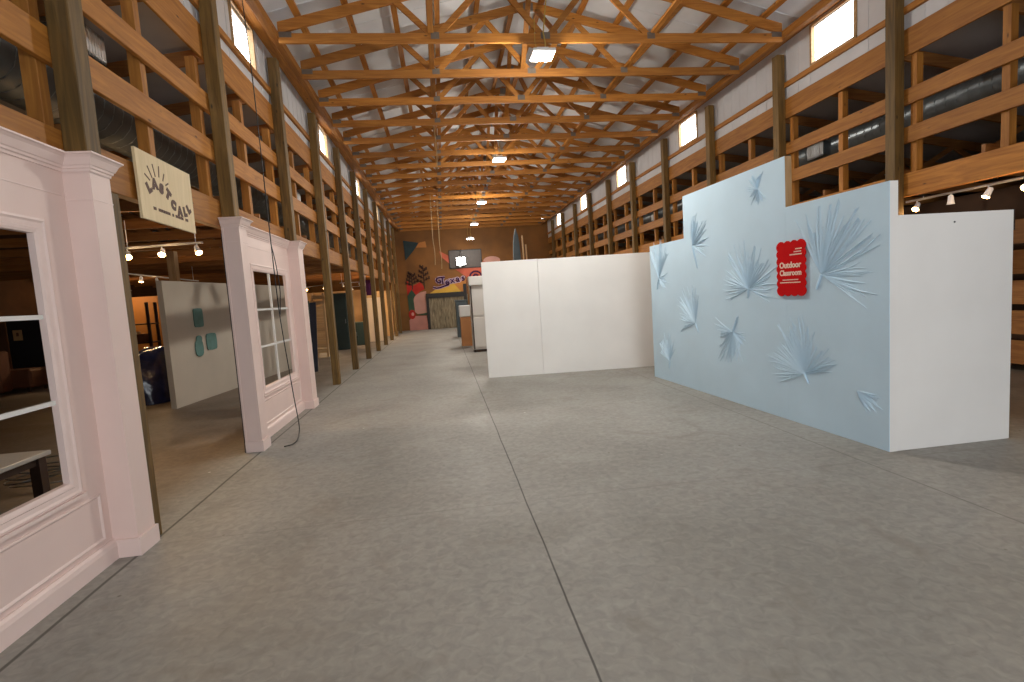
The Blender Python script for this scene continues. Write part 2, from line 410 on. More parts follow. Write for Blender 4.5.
# studs behind the rails
st = MB().box(-.05, .05, -.045, .045, 2.99, 4.53)
s0 = st.obj('wall_stud', W['z'], bevel=.003); first = True
for side, nm in ((-1, 'left'), (1, 'right')):
    x = -2.473-.045-.052 if side < 0 else 6.413+.045+.052
    for k in range(1, 12):
        for q, (dy, where) in enumerate(((-1.32, 'mid bay'), (-.17, 'against the post'))):
            if k == 1 and (side > 0 or q == 0): continue
            o = s0 if first else s0.copy()
            if not first: COL.objects.link(o)
            first = False
            o.location = (x, PY[k]+dy, 0)
            tag(o, 'pale vertical stud in the %s open bay of the %s wall, %s' % (ORD[k-1 if side < 0 else k-2], nm, where), 'stud', 'studs in the upper wall openings')
# short studs framing the clerestory at post bays
# ------------------------------------------------------------------ roof trusses
TX0, TX1 = -2.122, 5.982
def make_truss(y):
    t = thing('roof_truss', '', 'roof truss', (MID, y, CH), group='timber roof trusses')
    H = .14; TW = .045
    MB().box(TX0, TX1, y-TW/2, y+TW/2, CH, CH+H).obj('bottom_chord', W['x'], t)
    zt = lambda x: CH + H + .03 + PITCH*(x-TX0 if x < MID else TX1-x)
    for s in (-1, 1):
        xe = TX0 if s < 0 else TX1
        MB().prism([(xe, y-TW/2, CH+H), (MID, y-TW/2, zt(MID)-.01), (MID, y-TW/2, zt(MID)+.135), (xe, y-TW/2, CH+H+.16)], (0, TW, 0)).obj('top_chord', W['x'], t)
    xj = [TX0 + .285*(TX1-TX0), TX0 + .715*(TX1-TX0)]
    xq = [TX0 + .155*(TX1-TX0), TX0 + .845*(TX1-TX0)]
    ux = lambda u: TX0 + u*(TX1-TX0)
    for u0, u1, du in ((.285, .215, -.06), (.285, .40, .06), (.5, .40, -.07), (.5, .60, .07), (.715, .60, -.06), (.715, .785, .06)):
        MB().beam((ux(u0)+du, y, CH+H-.01), (ux(u1), y, zt(ux(u1))+.01), .036, .09).obj('web', W['x'], t)
    for x, z, w, h in ((xj[0], CH+.105, .13, .10), (xj[1], CH+.105, .13, .10), (MID, zt(MID)+.03, .18, .13), (MID, CH+.105, .15, .10), (TX0+.10, CH+.12, .18, .08), (TX1-.10, CH+.12, .18, .08)):
        MB().box(x-w/2, x+w/2, y-TW/2-.003, y+TW/2+.003, z-h/2, z+h/2).obj('gusset_plate', M['plate'], t)
    return t
TY = [8.39 + 1.264*k for k in range(0, 18)]
tr0 = make_truss(TY[0])
for k, y in enumerate(TY):
    lab = 'W-web timber roof truss, %s from the near end of the hall' % ORD[k]
    if k == 0: tr0['label'] = lab
    else: dup(tr0, (MID, y, CH), lab)
# lateral braces on the bottom chords and purlins above the top chords
for i, x in enumerate((.12, 3.72)):
    rail('lateral_brace', x-.045, x+.045, CH+.142, CH+.18, 'long flat brace lying on the truss chords, %s of centre' % ('left' if i == 0 else 'right'), 'brace', None, 5.5, YB-.02)
zc = lambda x: CH + .14 + .172 + PITCH*(4.15-abs(x-MID))
for s, nm in ((-1, 'left'), (1, 'right')):
    for i in range(6):
        x = MID + s*(3.75 - .70*i)
        o = MB(); z = zc(x) - .012
        dz = -s*PITCH*.045
        o.prism([(x-.045, 5.5, z-dz), (x+.045, 5.5, z+dz), (x+.045, 5.5, z+dz+.04), (x-.045, 5.5, z-dz+.04)], (0, YB-5.52, 0))
        tag(o.obj('roof_purlin', W['y'], origin=(x, 5.5, z)), 'long purlin under the roof sheets, %s up from the %s eave' % (ORD[i], nm), 'purlin', 'roof purlins')
zap = CH + .17 + PITCH*(MID-TX0)
q = 0
for k in range(0, len(TY)-1, 2):
    for flip in (0, 1):
        a, e = (TY[k], TY[k+1]) if flip else (TY[k+1], TY[k])
        xo = .16 if flip else -.16
        q += 1
        tag(MB().beam((MID+xo, a, CH+.16), (MID+xo, e, zap-.02), .036, .085, (1, 0, 0)).obj('sway_brace', W['z'], origin=(MID, a, CH+.16)),
            'diagonal sway brace under the roof ridge, %s from the near end, leaning %s' % (ORD[q-1], 'back' if flip else 'forward'), 'brace', 'ridge sway braces')
# ------------------------------------------------------------------ lean-to trusses over the aisles
def aisle_frame(side, y):
    xw = -2.62 if side < 0 else 6.52
    t = thing('lean_to_truss', '', 'roof truss', (xw, y, 2.98), group='lean-to trusses over the side aisles')
    s = side
    a, e = (-2.565, -12.078) if s < 0 else (6.505, 16.078)
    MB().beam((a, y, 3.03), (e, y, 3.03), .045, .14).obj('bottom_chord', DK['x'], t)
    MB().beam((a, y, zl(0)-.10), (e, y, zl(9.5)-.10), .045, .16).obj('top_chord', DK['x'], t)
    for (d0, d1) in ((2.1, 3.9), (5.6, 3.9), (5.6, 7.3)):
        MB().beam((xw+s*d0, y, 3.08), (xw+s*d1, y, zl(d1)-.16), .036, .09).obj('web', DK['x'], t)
    return t
for side, nm in ((-1, 'left'), (1, 'right')):
    base = None
    for k in range(20):
        y = 2.9 + 1.30*k
        lab = 'dark lean-to truss over the %s aisle, %s from the near end' % (nm, ORD[k])
        if base is None: base = aisle_frame(side, y); base['label'] = lab
        else: dup(base, (base.location.x, y, 2.98), lab)
# boarded loft above the aisle joists (brown from below)
struct(MB().box(-12.08, -5.9, YF, YB, 3.11, 3.14).obj('ceiling_left_loft', M['dark_wall']), 'dark boarded loft deck over the left aisle', 'ceiling')
struct(MB().box(9.9, 16.08, YF, YB, 3.11, 3.14).obj('ceiling_right_loft', M['dark_wall']), 'dark boarded loft deck over the right aisle', 'ceiling')

# ------------------------------------------------------------------ ducts
def duct(name, x, z, r, y0, y1, mat, label, vents, side):
    t = thing(name, label, 'duct', (x, y0, z))
    b = MB(); N = 40
    b.tube([(x, y0 + (y1-y0)*i/N, z) for i in range(N+1)], r, 24)
    b.obj('duct_body', mat, t, smooth=True)
    s = MB(); pts = []; turns = int((y1-y0)/.16)
    for i in range(turns*14):
        a = 2*PI*i/14; pts.append((x + (r+.002)*math.cos(a), y0 + (y1-y0)*i/(turns*14), z + (r+.002)*math.sin(a)))
    s.tube(pts, .006, 4)
    s.obj('spiral_seam', M['metal'], t)
    for vy, vz, w, h, out in vents:
        xo = x - side*(out)
        v = MB()
        fx0, fx1 = (xo-.012, xo) if side > 0 else (xo, xo+.012)
        v.box(fx0, fx1, vy-w/2, vy+w/2, vz-h/2, vz-h/2+.03).box(fx0, fx1, vy-w/2, vy+w/2, vz+h/2-.03, vz+h/2)
        v.box(fx0, fx1, vy-w/2, vy-w/2+.03, vz-h/2, vz+h/2).box(fx0, fx1, vy+w/2-.03, vy+w/2, vz-h/2, vz+h/2)
        nb = 7
        for i in range(nb):
            yy = vy - w/2 + .03 + (w-.06)*(i+.5)/nb
            v.box(fx0, fx1, yy-.017, yy+.017, vz-h/2, vz+h/2)
        c0, c1 = min(xo, x), max(xo, x)
        vo = v.obj('air_register', M['white_metal'], t)
        vo['label'] = 'white louvred register'
        MB().box(c0+.013 if side > 0 else c0, c1 if side > 0 else c1-.0, vy-w/2+.015, vy+w/2-.015, max(vz-h/2+.015, z-r*.9), vz+h/2-.015).obj('register_boot', mat, vo)
    return t
duct('spiral_duct', -3.62, 3.95, .285, YF+.3, 26.0, M['duct_dark'], 'dull dark spiral air duct running through the left loft openings', [(5.85, 4.43, .38, .27, .36), (13.3, 4.35, .36, .26, .34)], -1)
duct('spiral_duct', 7.62, 4.10, .235, YF+.3, 26.0, M['metal'], 'shiny galvanised spiral air duct running through the right loft openings', [(9.30, 4.05, .42, .27, .32), (13.0, 3.98, .42, .26, .30), (17.0, 3.98, .42, .26, .30)], 1)

# ------------------------------------------------------------------ LED lamps
LAMPS = [(1.83, 8.25, 5.36, .36), (1.80, 14.25, 5.34, .36), (1.77, 20.3, 5.30, .36), (1.76, 25.0, 5.14, .36), (1.70, 28.3, 4.84, .40)]
lamp_names = ['nearest the camera', 'second along the hall', 'third along the hall', 'fourth along the hall', 'farthest, by the end wall']
def lamp(x, y, z, w, label):
    t = thing('ceiling_lamp', label, 'lamp', (x, y, z), group='square LED lamps under the trusses')
    MB().box(x-w/2, x+w/2, y-w/2, y+w/2, z, z+.05).obj('housing', M['white_metal'], t, bevel=.01)
    MB().box(x-w/2+.02, x+w/2-.02, y-w/2+.02, y+w/2-.02, z-.012, z).obj('diffuser', M['led'], t)
    MB().box(x-.09, x+.09, y-.06, y+.06, z+.05, z+.11).obj('driver_box', M['white_metal'], t)
    h = MB()
    h.tube([(x-.09, y, z+.10), (x-.11, y, z+.22), (x-.10, y, CH+.3)], .006, 6)
    h.tube([(x+.05, y, z+.10), (x+.055, y, z+.2), (x+.03, y, z+.35), (x+.06, y, z+.55), (x+.14, y, z+1.1)], .010, 6)
    h.obj('hanging_cord', M['yellow_cord'], t)
for (x, y, z, w), nm in zip(LAMPS, lamp_names): lamp(x, y, z, w, 'bright square LED lamp hanging under the trusses, ' + nm)
def area(name, loc, size, power, col, rot=(0, 0, 0), sy=None):
    l = bpy.data.lights.new(name, 'AREA'); l.energy = power; l.color = col; l.size = size
    if sy: l.shape = 'RECTANGLE'; l.size_y = sy
    o = bpy.data.objects.new(name, l); COL.objects.link(o); o.location = loc; o.rotation_euler = rot
    return o
def spot(name, loc, tgt, power, col, ang=100, blend=.7, r=.04):
    l = bpy.data.lights.new(name, 'SPOT'); l.energy = power; l.color = col; l.spot_size = math.radians(ang); l.spot_blend = blend; l.shadow_soft_size = r
    o = bpy.data.objects.new(name, l); COL.objects.link(o); o.location = loc
    o.rotation_euler = (Vector(tgt)-Vector(loc)).to_track_quat('-Z', 'Y').to_euler(); return o
def lampglow(x, y, z, k=1.0):
    area('lamp_light', (x, y, z-.02), .34, 105*k, LC)
    l = bpy.data.lights.new('lamp_glow', 'POINT'); l.energy = 165*k; l.color = LC; l.shadow_soft_size = .12
    o = bpy.data.objects.new('lamp_glow', l); COL.objects.link(o); o.location = (x, y, z-.16)
LC = (1, .945, .85)
for (x, y, z, w) in LAMPS: lampglow(x, y, z, 1 if y < 22 else (.8 if y < 26 else .28))
lampglow(1.83, 2.2, 5.3, .2)
po = area('fill_portal', ((DX0+DX1)/2, YF-.14, DZ/2), DX1-DX0, 1, (1, 1, 1), (PI/2, 0, 0), DZ)  # portal over the added unseen opening, sampling sky as front fill
po.data.cycles.is_portal = True

# ------------------------------------------------------------------ pink storefronts
CORN = [(o, z*.85) for o, z in [(0, -.135), (.012, -.135), (.016, -.115), (.030, -.108), (.034, -.092), (.045, -.085), (.075, -.035), (.095, -.018), (.11, -.012), (.11, 0), (0, 0)]]
BASE = [(0, 0), (.035, 0), (.035, .10), (.028, .125), (.012, .14), (0, .14)]
def frame_prism(b, rect, prof, x):   # picture-frame moulding lying on plane X=x, facing +X; prof: (in-plane inset, out)
    y0, y1, z0, z1 = rect
    rings = []
    for ins, out in prof:
        rings.append([b.bm.verts.new((x+out, yy, zz)) for yy, zz in ((y0+ins, z0+ins), (y1-ins, z0+ins), (y1-ins, z1-ins), (y0+ins, z1-ins))])
    for A, B in zip(rings, rings[1:]):
        for k in range(4): b.bm.faces.new((A[k], A[(k+1) % 4], B[(k+1) % 4], B[k]))
CAS = [(-.09, 0), (-.09, .014), (-.075, .018), (-.062, .010), (-.035, .008), (-.028, .015), (-.012, .013), (.004, .006), (.004, -.034), (-.015, -.034)]
PAN = [(0, 0), (.0, .007), (.010, .010), (.020, .004), (.024, 0)]
def storefront(name, label, ya, yb, piers, win, mz, my, backs, XP=-2.45, ZT=2.80):
    t = thing(name, label, 'display wall', (XP-.05, ya, 0))
    w0, w1, z0, z1 = win
    b = MB(); xb = XP-.02
    def runs(a, e):
        cur = a; out = []
        for p, q in sorted(piers):
            if q <= a or p >= e: continue
            if p > cur: out.append((cur, p))
            cur = q
        if cur < e: out.append((cur, e))
        return out
    for a, e in runs(ya, w0) + runs(w1, yb): b.box(xb, XP, a, e, 0, ZT-.01)
    b.box(xb, XP, w0, w1, 0, z0).box(xb, XP, w0, w1, z1, ZT-.01)
    b.obj('wall_panel', M['pink'], t)
    c = MB()
    edges = sorted([ya, yb] + [v for p in piers for v in p])
    spans = [(edges[i], edges[i+1]) for i in range(len(edges)-1) if edges[i+1]-edges[i] > .4]
    for a, e in spans:
        c.profile([(o*.75, z) for o, z in CORN], (XP, a, ZT), (XP, e, ZT), (1, 0, 0))
    c.obj('cornice', M['pink_trim'], t)
    for i, (a, e) in enumerate(piers):
        XF = -2.28
        p = MB().prism([(x, y, 0) for x, y in ((XP-.02, a), (XF, a), (XF, e), (XP-.02, e), (XP-.02, e-.012), (XF-.02, e-.012), (XF-.02, a+.012), (XP-.02, a+.012))], (0, 0, ZT-.01)); pb = p.obj('pier', M['pink'], t)
        k = MB()     # capital: stacked steps around three sides
        prv = None
        for o_, z_ in [(o*.62, z) for o, z in CORN[1:-1]]:
            ring = [k.bm.verts.new(v) for v in ((XP-.02, a-o_, ZT+z_), (XF+o_, a-o_, ZT+z_), (XF+o_, e+o_, ZT+z_), (XP-.02, e+o_, ZT+z_))]
            if prv:
                for q in range(4): k.bm.faces.new((prv[q], prv[(q+1) % 4], ring[(q+1) % 4], ring[q]))
            prv = ring
        k.bm.faces.new(prv)
        k.obj('capital', M['pink_trim'], pb)
        g = MB().prism([(x, y, 0) for x, y in ((XP-.02, a-.016), (XF+.016, a-.016), (XF+.016, e+.016), (XP-.02, e+.016), (XP-.02, e), (XF, e), (XF, a), (XP-.02, a))], (0, 0, .13)).obj('plinth', M['pink_trim'], pb)
        MB().prism([(x, y, 2.50) for x, y in ((XP-.02, a-.003), (XF+.003, a-.003), (XF+.003, e+.003), (XP-.02, e+.003), (XP-.02, e), (XF, e), (XF, a), (XP-.02, a))], (0, 0, .007)).obj('joint_line', M['pink_trim'], pb)
    for (xa, xe, ya_, ye_, mt) in backs: MB().box(xa, xe, ya_, ye_, 0, 2.6).obj('support_stud', mt, t)
    m = MB()
    frame_prism(m, (w0, w1, z0, z1), CAS, XP)
    m.obj('window_casing', M['pink_trim'], t)
    MB().box(XP, XP+.026, w0-.11, w1+.11, z0-.115, z0-.093).obj('window_sill', M['pink_trim'], t)
    g = MB()
    for z in mz: g.box(XP-.032, XP-.008, w0, w1, z-.014, z+.014)
    for y in my: g.box(XP-.032, XP-.008, y-.02, y+.02, z0, z1)
    g.obj('glazing_bars', M['white2'], t)
    pm = MB()
    for a, e in spans: frame_prism(pm, (a+.07, e-.07, .17, z0-.16), PAN, XP)
    pm.obj('panel_moulding', M['pink_trim'], t)
    bb = MB()
    for a, e in spans: bb.profile(BASE, (XP, a, 0), (XP, e, 0), (1, 0, 0))
    bb.obj('baseboard', M['pink_trim'], t)
    ln = MB()
    for a, e in spans: ln.box(XP, XP+.004, a, e, 2.525, 2.535)
    ln.obj('frieze_line', M['pink_trim'], t)
    return t
storefront('pink_storefront', 'pale pink panelled display wall with large window at the left edge', .9, 4.09, [(3.88, 4.09)], (1.55, 3.555, .66, 2.25), [1.19, 1.73], [2.52], [(-2.40, -2.31, 4.135, 4.225, POST)])
storefront('pink_storefront', 'pale pink panelled display wall with six-pane window beyond the entrance gap', 6.42, 9.18, [(6.43, 6.66), (8.89, 9.18)], (7.22, 8.63, .66, 2.22), [1.20, 1.70], [7.90], [(-2.479, -2.471, 6.415, 6.428, M['table_leg'])], ZT=2.775)

# ------------------------------------------------------------------ black cable
pts = [(-2.12, 6.87, 5.66), (-2.09, 6.87, 4.5), (-2.09, 6.90, 3.4), (-2.09, 6.92, 2.4), (-2.09, 6.95, 1.75), (-2.09, 7.0, 1.4), (-2.09, 7.1, .95), (-2.08, 7.17, .5), (-2.07, 7.22, .2), (-2.06, 7.20, .06), (-2.04, 7.08, .012), (-2.0, 6.9, .012), (-1.97, 6.72, .012), (-1.99, 6.56, .012), (-2.06, 6.50, .012)]
def smooth(pts, n=6):
    P = [Vector(p) for p in pts]; out = []
    for i in range(len(P)-1):
        a, b_, c, d = P[max(i-1, 0)], P[i], P[i+1], P[min(i+2, len(P)-1)]
        for k in range(n):
            t = k/n
            out.append(.5*((2*b_) + (-a+c)*t + (2*a-5*b_+4*c-d)*t*t + (-a+3*b_-3*c+d)*t**3))
    return out + [P[-1]]
t = thing('hanging_cable', 'thin black cable hanging from the left eave and curling on the floor', 'cable', (-2.1, 7.0, 0))
MB().tube(smooth(pts), .007, 6).obj('main_strand', M['black'], t, smooth=True)
MB().tube(smooth([(-2.09, 6.92, 2.5), (-2.07, 6.96, 2.25), (-2.065, 7.0, 1.95), (-2.075, 6.99, 1.78), (-2.085, 6.97, 1.62)]), .006, 6).obj('looped_strand', M['black'], t, smooth=True)

# ------------------------------------------------------------------ LAST CALL sign
SX = -2.425
t = thing('plywood_sign', 'square plywood sign with rising sun and LAST CALL, fixed to low left beam', 'sign', (SX-.02, 5.1, 2.78))
MB().prism([(SX-.022, y, z) for y, z in ((4.64, 2.50), (5.57, 2.485), (5.57, 3.07), (4.63, 3.08))], (.022, 0, 0)).obj('board', PLY, t)
L = MB()
for ch, y, z, rot, s in (('L', 4.785, 2.775, 32, .10), ('A', 4.885, 2.825, 8, .105), ('S', 4.99, 2.805, -14, .10), ('T', 5.095, 2.775, -36, .105),
                         ('C', 5.175, 2.695, -16, .10), ('A', 5.285, 2.655, 0, .10), ('L', 5.385, 2.665, 12, .10), ('L', 5.465, 2.705, 34, .095)):
    mt = basis((SX+.001, y, z), (0, 1, 0), (0, 0, 1), (1, 0, 0)) @ Matrix.Rotation(math.radians(rot), 4, 'Z')
    join(L, text_mb(ch, s*1.06, .002, .0125, mt))
L.obj('lettering', M['brown_ink'], t)
R = MB()
for a, e in (((4.74, 2.885), (4.815, 2.845)), ((4.795, 2.965), (4.855, 2.875)), ((4.88, 3.0), (4.91, 2.895)), ((4.985, 3.005), (4.97, 2.905)), ((5.065, 2.955), (5.03, 2.885)), ((5.125, 2.885), (5.07, 2.855))):
    MB().beam((SX, *a), (SX, *e), .013, .004, (1, 0, 0)).obj('sun_ray', M['brown_ink'], t)
R.bm.free()
S = MB(); y = 4.82; rng = random.Random(3)
while y < 5.42:           # small line of print, too small to read
    w = rng.uniform(.012, .028); z = 2.612 - (y-4.82)*.035
    if rng.random() > .14: S.box(SX, SX+.003, y, y+w, z-.014, z+.012)
    y += w + .008
S.obj('small_print', M['brown_ink'], t)
t.location += Vector((0, .105, .02))

# ------------------------------------------------------------------ white partition
wl = 3.49; wx, wy = .82, 10.53; wr = math.atan2(10.24-10.53, 4.30-.82)
t = thing('white_partition', 'low plain white partition wall standing across the middle of the hall', 'partition', (wx, wy, 0), wr)
MB().box(0, 1.143, 0, .10, 0, 2.375).obj('wall_panel', M['white'], t, local=True, bevel=.003)
MB().box(1.147, wl, 0, .10, 0, 2.37).obj('wall_panel', M['white'], t, local=True, bevel=.003)
# ------------------------------------------------------------------ blue wall
bx, by = 4.00, 4.18; ang = math.atan2(9.05-4.18, 3.79-4.00)     # local +x runs away from the camera along the wall, local +y faces the hall
BL = 4.875
t = thing('blue_feature_wall', 'stepped light blue wall with palm-leaf reliefs on the right', 'display wall', (bx, by, 0), ang)
T = .085
MB().box(.0, 1.33, -T, -.002, 0, 2.47).obj('white_backing', M['white'], t, local=True)
MB().box(1.33, 3.64, -T, -.002, 0, 3.04).obj('raw_backing', PALE['z'], t, local=True)
MB().box(3.64, BL, -T, -.002, 0, 2.39).obj('white_backing', M['white'], t, local=True)
blue = MB()
for a, e, h in ((.001, 1.331, 2.47), (1.333, 3.638, 3.04), (3.64, BL, 2.39)): blue.box(a, e, -.006, .004, 0.002, h)
face = blue.obj('blue_face', M['blue'], t, local=True)
def frond(x, z, R, a0, a1, nb, seed, stalk=None):
    """fan palm frond glued on the wall: narrow folded blades fanning from a hub; angles in degrees, 0 = right in the photo, 90 = up"""
    rg = random.Random(seed); b = MB(); nb = int(nb*1.7); R *= 1.08
    for i in range(nb):
        a = math.radians(a0 + (a1-a0)*(i+.5)/nb + rg.uniform(-3.5, 3.5))
        l = R*rg.uniform(.62, 1.12)*(1 - .18*abs((i+.5)/nb-.5)*2)
        bend = rg.uniform(-.12, .12)
        w = R*rg.uniform(.007, .014)+.002
        r_in = R*rg.uniform(.02, .08)
        secs = []
        for k, (tt, ww) in enumerate(((0, .35), (.35, .9), (.7, 1.0), (1, .12))):
            rr = r_in + (l-r_in)*tt; aa = a + bend*tt*tt
            px, pz = -math.cos(aa)*rr, math.sin(aa)*rr
            nx, nz = math.sin(aa), math.cos(aa)
            h = .003 + .009*math.sin(PI*min(tt*.8+.12, 1)) * rg.uniform(.4, 1.3)
            c = Vector((x+px, .004, z+pz))
            secs.append([b.bm.verts.new(c + Vector((nx*w*ww, 0, nz*w*ww))), b.bm.verts.new(c + Vector((0, h, 0))), b.bm.verts.new(c - Vector((nx*w*ww, 0, nz*w*ww)))])
        for A, B in zip(secs, secs[1:]):
            for q in range(2): b.bm.faces.new((A[q], A[q+1], B[q+1], B[q]))
    if stalk:
        sa, sl = math.radians(stalk[0]), stalk[1]
        b.tube([(x, .012, z), (x-math.cos(sa)*sl*.5, .016, z+math.sin(sa)*sl*.5), (x-math.cos(sa)*sl, .012, z+math.sin(sa)*sl)], [.012, .011, .008], 6)
    b.obj('palm_leaf', M['blue'], t, local=True)
frond(3.38, 2.25, .46, -30, 100, 18, 1, (-70, .38))
frond(1.80, 2.77, .22, 60, 320, 14, 2)
frond(2.03, 1.56, .58, 20, 200, 24, 3, (-100, .12))
frond(2.03, 1.56, .50, -25, 30, 9, 13)
frond(3.36, 1.06, .56, 75, 195, 20, 4, (-60, .16))
frond(4.55, 1.80, .58, 45, 130, 15, 5, (-110, .2)); frond(4.55, 1.80, .36, -60, 20, 8, 15)
frond(.80, 1.68, .72, -35, 125, 34, 6, (-115, .17))
frond(1.06, .59, .62, 60, 200, 26, 7, (-60, .12)); frond(1.06, .59, .44, 10, 50, 8, 17)
frond(2.40, .98, .46, 160, 300, 20, 8); frond(2.40, .98, .30, -60, 0, 8, 18, (60, .25))
frond(4.26, .36, .44, 50, 165, 14, 9, (-95, .14))
frond(.36, .52, .30, -62, -5, 9, 10)
# white return wall facing the camera
rt_ = thing('white_return_wall', 'plain white wall end panel facing the camera beside the blue wall', 'partition', (4.035, 4.19, 0), math.atan2(.0, 1.0))
MB().box(4.045, 5.285, 4.185, 4.27, 0, 2.165).obj('wall_panel', M['white'], rt_, bevel=.003)
MB().box(5.285, 5.32, 4.20, 4.26, 1.98, 2.17).obj('corner_bracket', M['table_leg'], rt_)
MB().tube([(4.66, 4.180, 2.08), (4.66, 4.186, 2.08)], .008, 8).obj('screw_hole', M['blackp'], rt_)

# ------------------------------------------------------------------ red sign
sg = thing('red_sign', 'small red scalloped sign with cream lettering hung on the blue wall', 'sign', (bx, by, 0), ang)
X0, X1, Z0, Z1 = 1.02, 1.475, 1.465, 2.08
def scallop():
    pts = []; nx, nz, r = 4, 7, .022
    def edge(ax, az, bx_, bz_, n):
        dx, dz = (bx_-ax)/n, (bz_-az)/n; l = math.hypot(dx, dz); ox, oz = dz/l, -dx/l
        for i in range(n):
            for k in range(6):
                u = k/6; o = r*math.sin(PI*u)
                pts.append((ax+dx*(i+u)+ox*o, az+dz*(i+u)+oz*o))
    m = .016
    edge(X0+m, Z0+m, X1-m, Z0+m, nx); edge(X1-m, Z0+m, X1-m, Z1-m, nz); edge(X1-m, Z1-m, X0+m, Z1-m, nx); edge(X0+m, Z1-m, X0+m, Z0+m, nz)
    return pts
MB().prism([(x-.02, .018, z) for x, z in scallop()], (0, .012, 0)).obj('board', M['red'], sg, local=True)
MB().box(X0+.10, X1-.14, .003, .018, Z0+.15, Z1-.15).obj('spacer_block', M['red'], sg, local=True)
tb = MB()
def stext(s, x, z, size, bold, sx=1.0):
    mt = basis((x-.02, .0315, z), (-1, 0, 0), (0, 0, 1), (0, 1, 0)) @ Matrix.Diagonal((sx, 1, 1, 1))
    join(tb, text_mb(s, size, .0015, bold, mt))
stext('Outdoor', 1.255, 1.81, .094, .0025); stext('Classroom', 1.25, 1.722, .088, .002, .90)
tb.obj('title_lettering', M['cream'], sg, local=True)
sm = MB(); rg = random.Random(5)
for z, xa, xe, h in ((1.985, 1.165, 1.08, .012), (1.955, 1.19, 1.08, .012), (1.925, 1.255, 1.08, .013), (1.645, 1.375, 1.13, .011), (1.615, 1.42, 1.09, .011)):
    x = xa
    while x > xe:
        w = rg.uniform(.010, .022)
        sm.box(x-w-.02, x-.02, .030, .033, z-h/2, z+h/2); x -= w + .006
sm.obj('small_print', M['cream'], sg, local=True)

# ------------------------------------------------------------------ track lights
ti = [0]
def track(a, e, heads, label, powers, zt=2.98, lit=None):
    a = Vector(a); e = Vector(e); n = (e-a).normalized()
    t = thing('track_light', label, 'track light', a, group='white track lights in the side aisles')
    MB().beam(a, e, .035, .025).obj('track_bar', M['track'], t)
    s = MB()
    for u in (.08, .92): p = a+(e-a)*u; s.tube([p+Vector((0, 0, .01)), (p.x, p.y, zt)], .006, 6)
    s.obj('hanger_rod', M['white_metal'], t)
    for i, (u, aim) in enumerate(heads):
        p = a + (e-a)*u; d = Vector(aim).normalized()
        q = p + Vector((0, 0, -.085))
        h = MB().tube([p, q], .009, 6)
        h.tube([q - d*.06, q - d*.045, q + d*.03, q + d*.06], [.018, .028, .036, .044], 12)
        ho = h.obj('spot_head', M['white_metal'], t, smooth=False)
        if lit is None or i in lit:
            MB().tube([q + d*.056, q + d*.066], [.038, .036], 12).obj('bulb', M['bulb'], ho)
            if powers[i % len(powers)] > 0:
                g = bpy.data.lights.new('bulb_glow', 'POINT'); g.energy = powers[i % len(powers)]*.28; g.color = (1, .62, .30); g.shadow_soft_size = .05
                go = bpy.data.objects.new('bulb_glow', g); COL.objects.link(go); go.location = q + d*.12
                spot('track_spot', q + d*.09, q + d*2, powers[i % len(powers)], (1, .66, .34), 110, .8)
dn = (.15, .1, -1)
track((-4.15, 7.5, 2.62), (-3.05, 7.28, 2.62), [(.07, (.5, -.8, -.8)), (.50, (.2, -.8, -.7)), (.93, (.5, -.5, -.9))], 'white track light with three lit heads across the entrance gap', [28, 28, 28])
track((-6.2, 11.0, 2.60), (-6.5, 15.0, 2.60), [(.03, (.3, -.3, -1)), (.22, (0, -.2, -1)), (.40, (.5, -.5, -1)), (.7, (.4, .1, -1))], 'white track light with heads above the beige divider panel', [24, 24], lit=(0, 1, 2))
track((-10.4, 17.6, 2.58), (-9.6, 17.6, 2.58), [(.2, (.5, -.5, -1)), (.8, (-.5, -.5, -1))], 'white track light over the dark shelf rack deep in the left aisle', [70, 70])
track((-5.9, 23.4, 2.58), (-4.6, 21.9, 2.58), [(.1, (.3, -.8, -.8)), (.85, (.3, -.6, -1))], 'white track light left of the tall green locker in the left aisle', [60, 60])
track((-4.0, 21.25, 2.58), (-2.9, 21.25, 2.58), [(.11, (.1, .8, -1)), (.7, (.3, .8, -1))], 'white track light right above the tall green locker', [60, 60])
track((-4.4, 24.6, 2.52), (-3.4, 24.6, 2.52), [(.3, (.2, .9, -.8)), (.8, (.2, .9, -.8))], 'white track light before the tan booth panels at left aisle end', [95, 95])
track((6.58, 6.6, 2.62), (6.58, 3.4, 2.62), [(.05, (-.8, -.3, -.9)), (.20, (0, 0, -1)), (.345, (-.5, .2, -1)), (.475, (-.8, -.3, -.6))], 'white track light under the low beam behind the white wall panel', [8, 0, 15, 15], 2.655, lit=(0, 2, 3))

# ------------------------------------------------------------------ left aisle contents
t = thing('beige_divider', 'freestanding beige divider panel with four teal paper shapes in left aisle', 'partition', (-5.02, 10.05, 0), math.atan2(2.18, .25))
MB().box(0, 5.6, -.05, .05, 0, 2.34).obj('wall_panel', plain('beige_paint', (.50, .44, .36), .6, 0, .04, 2), t, local=True)
def paper(x0, z0, x1, z1, rx):
    n = 12; cx, cz, a, h = (x0+x1)/2, (z0+z1)/2, (x1-x0)/2, (z1-z0)/2
    pts = []
    for i in range(n):
        an = 2*PI*i/n; c, s = math.cos(an), math.sin(an)
        pts.append((cx + a*math.copysign(abs(c)**rx, c), -.062, cz + h*math.copysign(abs(s)**rx, s)))
    MB().prism(pts, (0, -.012, 0)).obj('teal_paper', M['teal'], t, local=True)
paper(.80, 1.44, 1.12, 1.82, .3); paper(.74, .86, 1.02, 1.20, .7); paper(1.14, .95, 1.52, 1.30, .4); paper(.80, 1.14, 1.0, 1.28, .9)
